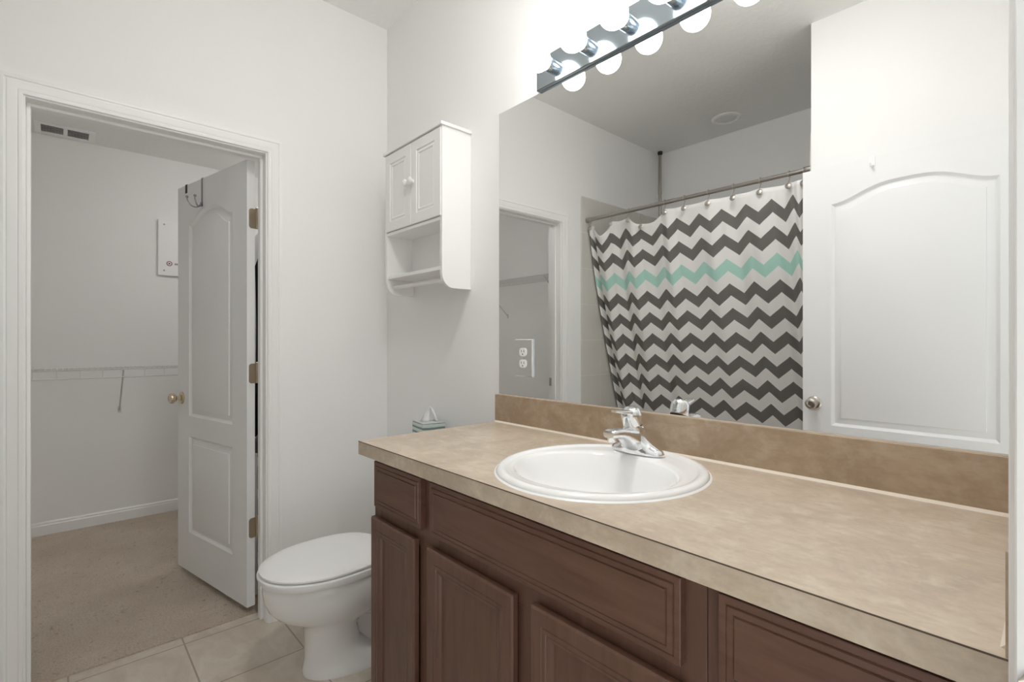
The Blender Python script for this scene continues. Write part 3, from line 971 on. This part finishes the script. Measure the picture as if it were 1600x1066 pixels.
# ------------------------------------------------------------------ tissue box on the tank
BA = math.radians(-10)
tb = thing('tissue_box', 'teal and grey striped tissue box on the toilet tank lid', 'tissue box', (-1.8065, 1.155, 0.7604), BA)
bm = new()
box(bm, -0.060, 0.060, -0.050, 0.050, 0.0, 0.1175, 0.002, 1)
obj('box', bm, M_tbox, tb, local=True)
bm = new(); box(bm, -0.058, 0.058, -0.048, 0.048, 0.1176, 0.1185)
obj('top', bm, M_tboxtop, tb, local=True)
bm = new()
rows = []
for j in range(9):
    t = j / 8
    row = []
    for i in range(15):
        u = i / 14 * 2 - 1
        wdt = 0.040 * (1 - 0.66 * t)
        px = u * wdt + 0.006 * t
        py = 0.012 * math.sin(4.2 * u + 3 * t) * (1 - 0.4 * t) + 0.004 * math.sin(13 * u)
        ca, sa = math.cos(1.15), math.sin(1.15)
        row.append((px * ca - py * sa, px * sa + py * ca, 0.1187 + 0.062 * t * (1 - 0.22 * u * u * t) - 0.010 * t * max(0, -u)))
    rows.append(row)
loft(bm, rows, False, False, closed=False)
ti = obj('tissue', bm, M_tissue, tb, True, local=True, angle=180)
sm = ti.modifiers.new('thick', 'SOLIDIFY'); sm.thickness = 0.0012

# ------------------------------------------------------------------ tub and shower
RY, RZ = -0.363, 2.090
tub = thing('bathtub', 'white alcove bathtub behind the shower curtain', 'bathtub', ((XL + TUBX1) / 2, -0.9, 0))
bm = new()
ux0, ux1, uy0, uy1 = XL + 0.008, TUBX1 - 0.008, TUBY + 0.008, -0.43
def rr(x0, x1, y0, y1, r, z, n=6):
    L = []
    for cx_, cy_, a0 in ((x1 - r, y1 - r, 0), (x0 + r, y1 - r, PI / 2), (x0 + r, y0 + r, PI), (x1 - r, y0 + r, 3 * PI / 2)):
        for k in range(n + 1):
            a = a0 + PI / 2 * k / n
            L.append((cx_ + r * math.cos(a), cy_ + r * math.sin(a), z))
    return L
loft(bm, [rr(ux0, ux1, uy0, uy1, 0.01, 0.001), rr(ux0, ux1, uy0, uy1, 0.01, 0.38), rr(ux0, ux1, uy0, uy1, 0.014, 0.395), rr(ux0 + 0.01, ux1 - 0.01, uy0 + 0.01, uy1 - 0.01, 0.02, 0.40),
          rr(ux0 + 0.07, ux1 - 0.07, uy0 + 0.06, uy1 - 0.06, 0.09, 0.398), rr(ux0 + 0.085, ux1 - 0.085, uy0 + 0.075, uy1 - 0.075, 0.10, 0.38), rr(ux0 + 0.14, ux1 - 0.12, uy0 + 0.12, uy1 - 0.12, 0.12, 0.12),
          rr(ux0 + 0.2, ux1 - 0.18, uy0 + 0.18, uy1 - 0.18, 0.12, 0.07)])
obj('shell', bm, M_china, tub, True, angle=50)

rod = thing('curtain_rod', 'bronze nickel tension rod across the tub alcove', 'curtain rod', ((XL + TUBX1) / 2, RY, RZ))
bm = new(); tube(bm, [(XL + 0.02, RY, RZ), (-1.62, RY, RZ)], 0.0125, 20)
tube(bm, [(-1.63, RY, RZ), (TUBX1 - 0.02, RY, RZ)], 0.0115, 20)
obj('pole', bm, M_rod, rod, True)
for x0, sg in ((XL + 0.0065, 1), (TUBX1 - 0.0065, -1)):
    bm = new(); lathe(bm, [(0.017, 0), (0.0175, 0.004), (0.0175, 0.030), (0.015, 0.036), (0.0135, 0.038)], (x0, RY, RZ), (sg, 0, 0), 24)
    obj('end_cap', bm, M_rod, rod, True)

# curtain: peak positions along the rod, top row and lower row
TOPX = [-2.288, -2.235, -2.109, -1.977, -1.862, -1.711, -1.605, -1.459, -1.323, -1.185, -1.050, -0.943, -0.880]
LOWX = [-2.282, -2.225, -2.125, -2.025, -1.887, -1.755, -1.597, -1.440, -1.300, -1.155, -1.015, -0.925, -0.875]
PER = 0.150
NP = len(TOPX) - 1
SUB = 14
ZT = 2.047
def crv(xs, s):
    i = min(int(s), NP - 1)
    t = s - i
    return xs[i] + (xs[i + 1] - xs[i]) * t
HOOKS = [-2.262, -2.088, -1.945, -1.845, -1.675, -1.543, -1.392, -1.245, -1.100, -0.955, -0.885]
DROOP = {3: 0.060}
def top_z(x):
    # scalloped top edge hanging between the hooks
    hs = HOOKS
    for i in range(len(hs) - 1):
        if hs[i] <= x <= hs[i + 1]:
            t = (x - hs[i]) / (hs[i + 1] - hs[i])
            za, zb = -DROOP.get(i, 0), -DROOP.get(i + 1, 0)
            sag = {0: 0.088, 1: 0.008, 2: 0.020, 3: 0.030}.get(i, 0.004)
            return ZT + za * (1 - t) + zb * t - sag * (1 - abs(2 * t - 1) ** 1.6)
    return ZT
bm = new()
uvl = bm.loops.layers.uv.new('UVMap')
NZ = 64
ZB = 0.415
cols = []
data = {}
for iz in range(NZ + 1):
    tz = iz / NZ
    row = []
    for k in range(NP * SUB + 1):
        s = k / SUB
        z_nom = ZT + (ZB - ZT) * tz
        tb_ = min(1.0, max(0.0, (ZT - z_nom) / 1.3))
        x = crv(TOPX, s) * (1 - tb_) + crv(LOWX, s) * tb_
        i = min(int(s), NP - 1)
        dx = abs((TOPX[i + 1] - TOPX[i]) * (1 - tb_) + (LOWX[i + 1] - LOWX[i]) * tb_)
        amp = 0.42 * math.sqrt(max(0.0, PER ** 2 - min(dx, PER) ** 2)) / 2 + 0.006
        fold = amp * (1 - math.cos(2 * PI * (s - i))) / 2 * (1 if i % 2 else -1)
        fold *= 0.55 + 0.45 * min(1, tz * 4)
        q = max(0.0, min(1.0, (ZT - z_nom) / 1.36))
        y = RY - 0.006 - 0.345 * q ** 1.25
        if z_nom < 0.69:
            y = RY - 0.006 - 0.345 - 0.03 * (0.69 - z_nom)
        zt_ = top_z(x)
        z = z_nom + (zt_ - ZT) * max(0, 1 - tz * 9)
        # keep the chevrons level: only the free top edge is scalloped
        v = bm.verts.new((x, y + fold, z))
        data[v] = (s, ZT - z + 0.55 * (zt_ - ZT) * max(0, 1 - tz * 4.5))   # the print sags a little with the drooping edge
        row.append(v)
    cols.append(row)
for a, b in zip(cols, cols[1:]):
    for i in range(len(a) - 1):
        f = bm.faces.new((a[i], a[i + 1], b[i + 1], b[i]))
        for l in f.loops:
            l[uvl].uv = data[l.vert]
cu = obj('shower_curtain', bm, M_curt, None, True, angle=180)
recenter(cu, (-1.58, RY, ZB))
sm = cu.modifiers.new('thick', 'SOLIDIFY'); sm.thickness = 0.0012
tag(cu, 'grey and white chevron shower curtain with one mint stripe', 'shower curtain')

ORD = ['first', 'second', 'third', 'fourth', 'fifth', 'sixth', 'seventh', 'eighth', 'ninth', 'tenth', 'eleventh']
ring0 = None
for i, hx in enumerate(HOOKS):
    drop = DROOP.get(i, 0.0)
    lab = ORD[i] + ' nickel curtain ring from the tiled left wall along the rod'
    if i == 3:
        lab = 'fourth nickel curtain ring from the tiled left wall, slipped off and drooping'
    r = thing('curtain_ring', lab, 'curtain ring', (hx, RY, RZ - drop), 0, 'curtain rings on the shower rod')
    if ring0 is None:
        bm = new()
        pts = []
        for k in range(25):
            a = math.radians(-70 + 320 * k / 24)
            pts.append((0.0, 0.0165 * math.cos(a) + 0.002, 0.0175 * math.sin(a) - 0.0015))
        pts += [(0.0, 0.006, -0.035), (0.0, 0.014, -0.048), (0.0, 0.012, -0.056)]
        tube(bm, pts, 0.0015, 8)
        w = obj('wire', bm, M_nickel, r, True, local=True)
        bm = new()
        lathe(bm, [(0.004, 0), (0.0155, 0.003), (0.0165, 0.006), (0.012, 0.010), (0.001, 0.012)], (0, 0.010, -0.066), (0, 1, 0.15), 22)
        d = obj('disc', bm, M_nickel, r, True, local=True)
        ring0 = (w, d)
    else:
        for q in ring0:
            c = q.copy(); c.parent = r; COL.objects.link(c)

# tension pole in the far corner of the tub
tp = thing('tension_pole', 'slim bronze tension pole standing in the tub corner up to the ceiling', 'pole', (-2.262, -1.268, 0.40))
px_, py_ = -2.262, -1.268
bm = new(); tube(bm, [(px_, py_, 0.402), (px_, py_, 2.45)], 0.0105, 16)
tube(bm, [(px_, py_, 2.45), (px_, py_, ZC - 0.02)], 0.013, 16)
obj('pole', bm, M_rod, tp, True)
bm = new(); lathe(bm, [(0.02, 0), (0.02, 0.02), (0.013, 0.03)], (px_, py_, ZC - 0.0005), (0, 0, -1), 18)
obj('end_cap', bm, M_black, tp, True)
bm = new(); lathe(bm, [(0.02, 0), (0.02, 0.02), (0.012, 0.03)], (px_, py_, 0.3995), (0, 0, 1), 18)
obj('end_cap', bm, M_black, tp, True)

# recessed ceiling light over the tub (switched off)
rl = thing('recessed_light', 'round white recessed ceiling light above the tub, switched off', 'ceiling light', (-1.606, -1.058, ZC))
bm = new(); lathe(bm, [(0.098, 0.0), (0.098, 0.004), (0.092, 0.009), (0.080, 0.011), (0.074, 0.008), (0.070, 0.002)], (-1.606, -1.058, ZC - 0.0003), (0, 0, -1), 48, False, False)
obj('trim_ring', bm, M_plastic, rl, True)
bm = new(); lathe(bm, [(0.070, 0.0015), (0.060, 0.0045), (0.03, 0.0065), (0.001, 0.007)], (-1.606, -1.058, ZC - 0.0003), (0, 0, -1), 48)
obj('lens', bm, mat('frosted_lens', (0.78, 0.78, 0.77), 0.4), rl, True)

# unseen dome light added to brighten counter and floor from above
vl = thing('ceiling_fill_light', 'added unseen dome fill light on the bathroom ceiling above the vanity', 'ceiling light', (-0.84, 0.50, ZC))
bm = new(); lathe(bm, [(0.17, 0.0), (0.17, 0.014), (0.155, 0.018)], (-0.84, 0.50, ZC - 0.0004), (0, 0, -1), 40)
obj('base', bm, M_plastic, vl, True)
bm = new(); lathe(bm, [(0.154, 0.018), (0.145, 0.036), (0.110, 0.056), (0.06, 0.068), (0.001, 0.072)], (-0.84, 0.50, ZC - 0.0004), (0, 0, -1), 40)
obj('fill_dome', bm, M_ceil_fill, vl, True)

# ------------------------------------------------------------------ closet fittings
def wire_shelf(label, L0, L1, depth, z, origin, rz, brackets, group):
    """local: x runs along the wall, y away from the wall"""
    t = thing('wire_shelf', label, 'shelf', origin, rz, group)
    bm = new()
    n = int((L1 - L0) / 0.026)
    for k in range(n + 1):
        x = L0 + (L1 - L0) * k / n
        tube(bm, [(x, 0.004, z + 0.003), (x, depth, z + 0.003), (x, depth + 0.002, z - 0.004), (x, depth + 0.002, z - 0.050)] if k % 4 == 0 else [(x, 0.004, z + 0.003), (x, depth, z + 0.003)], 0.0014, 5)
    for y, zz_ in ((0.006, z), (depth * 0.5, z)):
        tube(bm, [(L0, y, zz_ - 0.001), (L1, y, zz_ - 0.001)], 0.0024, 6)
    obj('deck', bm, M_wire, t, True, local=True)
    for zz_ in (z, z - 0.050):
        bm = new(); tube(bm, [(L0, depth, zz_), (L1, depth, zz_)], 0.0034, 8)
        obj('front_rail', bm, M_wire, t, True, local=True)
    for bx in brackets:
        bm = new()
        tube(bm, [(bx, depth - 0.004, z - 0.006), (bx, depth * 0.5, z - 0.145), (bx, 0.004, z - 0.285)], 0.0042, 8)
        box(bm, bx - 0.009, bx + 0.009, 0.0005, 0.005, z - 0.305, z - 0.265)
        obj('bracket', bm, M_wire, t, True, local=True)
    return t
# far wall, local x -> +Y (rz=90deg puts local y toward -X, so run it reversed)
wire_shelf('white wire closet shelf on the far closet wall at waist height', -1.55, 0.60, 0.30, 1.043, (CXF, 0, 0), -PI / 2, [-0.288, 0.42, -0.95], 'wire closet shelves')
wire_shelf('white wire shelf on the closet side wall, seen only in the mirror', CXF + 0.02, CX - 0.05, 0.30, 1.735, (0, CY0, 0), 0, [-2.70, -3.45, -4.1], 'wire closet shelves')

ap = thing('access_panel', 'white metal wiring panel with small red emblem on the closet wall', 'panel', (CXF, 0.68, 1.68))
bm = new(); box(bm, CXF + 0.0004, CXF + 0.020, 0.500, 0.865, 1.685, 2.080, 0.003, 2)
obj('cover', bm, M_plastic, ap)
for yy, z2 in ((0.535, 2.045), (0.83, 2.045), (0.535, 1.720), (0.83, 1.720)):
    bm = new(); lathe(bm, [(0.0055, 0), (0.004, 0.0018)], (CXF + 0.020, yy, z2), (1, 0, 0), 12)
    obj('screw', bm, M_rod, ap, True)
M_em = mat('emblem_red', (0.30, 0.08, 0.09), 0.5)
bm = new()
lathe(bm, [(0.0175, 0.0002), (0.0175, 0.001), (0.0118, 0.001), (0.0118, 0.0002)], (CXF + 0.020, 0.566, 1.770), (1, 0, 0), 28, False, False)
obj('emblem', bm, M_em, ap)
bm = new(); lathe(bm, [(0.0055, 0.0002), (0.0055, 0.001)], (CXF + 0.020, 0.566, 1.770), (1, 0, 0), 20)
obj('emblem_dot', bm, M_dark, ap)
bm = new()   # blurred lettering bar beside the emblem: short strokes and a tail line
M_let = mat('lettering_grey_red', (0.28, 0.17, 0.17), 0.5)
y = 0.598
for wv_ in (0.008, 0.007, 0.009, 0.007, 0.008):
    box(bm, CXF + 0.0202, CXF + 0.0208, y, y + wv_, 1.7635, 1.7745)
    y += wv_ + 0.0022
box(bm, CXF + 0.0202, CXF + 0.0208, 0.628, 0.662, 1.7565, 1.7600)
obj('lettering', bm, M_let, ap)

vt = thing('air_vent', 'white louvred air vent in the closet ceiling', 'vent', (-4.125, 0.015, CZ))
bm = new()
vx0, vx1, vy0, vy1 = -4.225, -4.03, -0.125, 0.155
zc_ = CZ - 0.0003
box(bm, vx0, vx1, vy0, vy0 + 0.03, zc_ - 0.008, zc_, 0.002, 1)
box(bm, vx0, vx1, vy1 - 0.03, vy1, zc_ - 0.008, zc_, 0.002, 1)
box(bm, vx0, vx0 + 0.03, vy0 + 0.03, vy1 - 0.03, zc_ - 0.008, zc_, 0.002, 1)
box(bm, vx1 - 0.03, vx1, vy0 + 0.03, vy1 - 0.03, zc_ - 0.008, zc_, 0.002, 1)
box(bm, vx0 + 0.03, vx1 - 0.03, 0.005, 0.025, zc_ - 0.008, zc_, 0.002, 1)
obj('frame', bm, M_plastic, vt)
for a, b in ((vy0 + 0.03, 0.005), (0.025, vy1 - 0.03)):
    bm = new()
    n = 6
    for k in range(n):
        x = vx0 + 0.034 + (vx1 - vx0 - 0.07) * k / (n - 1)
        loft(bm, [[(x - 0.008, yy, zc_ - 0.001), (x + 0.006, yy, zc_ - 0.009), (x + 0.007, yy, zc_ - 0.008), (x - 0.007, yy, zc_)] for yy in (a, b)])
    obj('louvres', bm, M_plastic, vt)
bm = new(); box(bm, vx0 + 0.03, vx1 - 0.03, vy0 + 0.03, vy1 - 0.03, zc_ - 0.0006, zc_ - 0.0001)
obj('duct_opening', bm, mat('duct_grey', (0.12, 0.12, 0.12), 0.8), vt)

# dome light added to brighten the closet, unseen behind the left wall
cl = thing('closet_fill_light', 'added unseen dome fill light on the closet ceiling', 'ceiling light', (-3.25, 1.05, CZ))
bm = new(); lathe(bm, [(0.15, 0.0), (0.15, 0.018), (0.135, 0.022)], (-3.25, 1.05, CZ - 0.0004), (0, 0, -1), 36)
obj('base', bm, M_plastic, cl, True)
bm = new(); lathe(bm, [(0.134, 0.022), (0.125, 0.045), (0.095, 0.068), (0.05, 0.082), (0.001, 0.086)], (-3.25, 1.05, CZ - 0.0004), (0, 0, -1), 36)
obj('fill_dome', bm, M_closet_fill, cl, True)

# clothes and shoes glimpsed through the hinge gap of the closet door
rodc = thing('closet_rod', 'white closet hanging rod behind the open closet door', 'rod', (-3.15, 1.02, 2.05))
bm = new(); tube(bm, [(CXF + 0.001, 1.02, 2.05), (CX - 0.001, 1.02, 2.05)], 0.014, 14)
obj('pole', bm, M_wire, rodc, True)

def garment(name, label, x, col, zb, ztp, wid, zc_rod=2.05, yc=1.02, group=None):
    t = thing(name, label, 'clothing', (x, yc, zb), 0, group)
    m = mat(name + '_cloth', col, 0.9, spec=0.1)
    bm = new()
    loops = []
    for j in range(15):
        f = j / 14
        z = ztp + (zb - ztp) * f
        w = wid * (0.30 + 0.70 * min(1, f * 5) ** 0.7) if f < 0.2 else wid * (1.0 - 0.06 * math.sin(f * 3))
        d = 0.028 + 0.030 * min(1, f * 4)
        L = []
        for k in range(40):
            a = 2 * PI * k / 40
            rip = 1 + 0.16 * math.sin(5 * a + 2) * f + 0.08 * math.sin(9 * a + 7 * f)
            L.append((x + d * rip * math.cos(a), yc + w * math.sin(a), z))
        loops.append(L)
    loft(bm, loops)
    obj('fabric', bm, m, t, True, angle=60)
    bm = new()
    tube(bm, [(x, yc - wid * 0.8, ztp - 0.05), (x, yc, ztp + 0.02), (x, yc + wid * 0.8, ztp - 0.05)], 0.004, 8)
    pts = [(x, yc, ztp + 0.015), (x, yc, zc_rod - 0.02)]
    for k in range(9):
        a = -PI / 2 - PI * 1.25 * k / 8
        pts.append((x, yc + 0.02 * math.cos(a) * -1, zc_rod + 0.02 * math.sin(a)))
    tube(bm, pts, 0.0022, 8)
    obj('hanger', bm, M_rod, t, True)
    return t
garment('hanging_jacket', 'long black jacket hanging nearest the gap behind the closet door', -2.95, (0.012, 0.012, 0.014), 0.70, 1.88, 0.25, group='clothes behind the closet door')
garment('hanging_shirt', 'white shirt hanging just behind the black jacket in the closet', -3.09, (0.75, 0.75, 0.75), 1.00, 1.94, 0.25, group='clothes behind the closet door')
garment('hanging_coat', 'charcoal coat hanging deepest in the closet', -3.25, (0.03, 0.03, 0.032), 0.72, 1.80, 0.25, group='clothes behind the closet door')

rk = thing('shoe_rack', 'white tiered shoe rack behind the open closet door', 'rack', (-2.78, 0.92, 0.006))
RZS = (0.155, 0.315, 0.470, 0.630)
for z in RZS:
    bm = new(); box(bm, -2.92, -2.60, 0.685, 1.30, z - 0.012, z, 0.002, 1)
    obj('shelf', bm, M_trim, rk)
for x in (-2.925, -2.595):
    for y in (0.69, 1.295):
        bm = new(); tube(bm, [(x, y, 0.0065), (x, y, 0.68)], 0.007, 10)
        obj('post', bm, M_trim, rk, True)
M_shoe = mat('black_leather', (0.02, 0.02, 0.022), 0.4)
def shoe(bm, x, y, z, sx=1):
    L = []
    for f, w, h in ((0.0, 0.026, 0.115), (0.03, 0.038, 0.132), (0.08, 0.039, 0.132), (0.13, 0.040, 0.075), (0.19, 0.046, 0.045), (0.24, 0.040, 0.036), (0.27, 0.018, 0.022)):
        loop = []
        for k in range(16):
            a = 2 * PI * k / 16
            yy = w * math.cos(a)
            zz_ = h / 2 + h / 2 * math.sin(a)
            loop.append((x - f, y + yy, z + max(0.0, zz_)))
        L.append(loop)
    loft(bm, L)
SHC = ['floor', 'lowest shelf', 'second shelf', 'third shelf', 'top shelf']
s0 = None
for i, z in enumerate((0.0065,) + RZS):
    for j in range(2):
        y = 0.745 + 0.105 * j
        lab = 'black ankle boot on the %s of the white rack, %s the door gap' % (SHC[i], 'nearest' if j == 0 else 'second from')
        if i == 0:
            lab = 'black ankle boot under the white rack on the carpet, %s the door gap' % ('nearest' if j == 0 else 'second from')
        if s0 is None:
            bm = new(); shoe(bm, 0, 0, 0)
            s0 = obj('ankle_boot', bm, M_shoe, None, True)
            o = s0
        else:
            o = s0.copy(); COL.objects.link(o)
        o.location = (-2.62, y, z + 0.0004)
        tag(o, lab, 'boot', 'black boots on the rack')
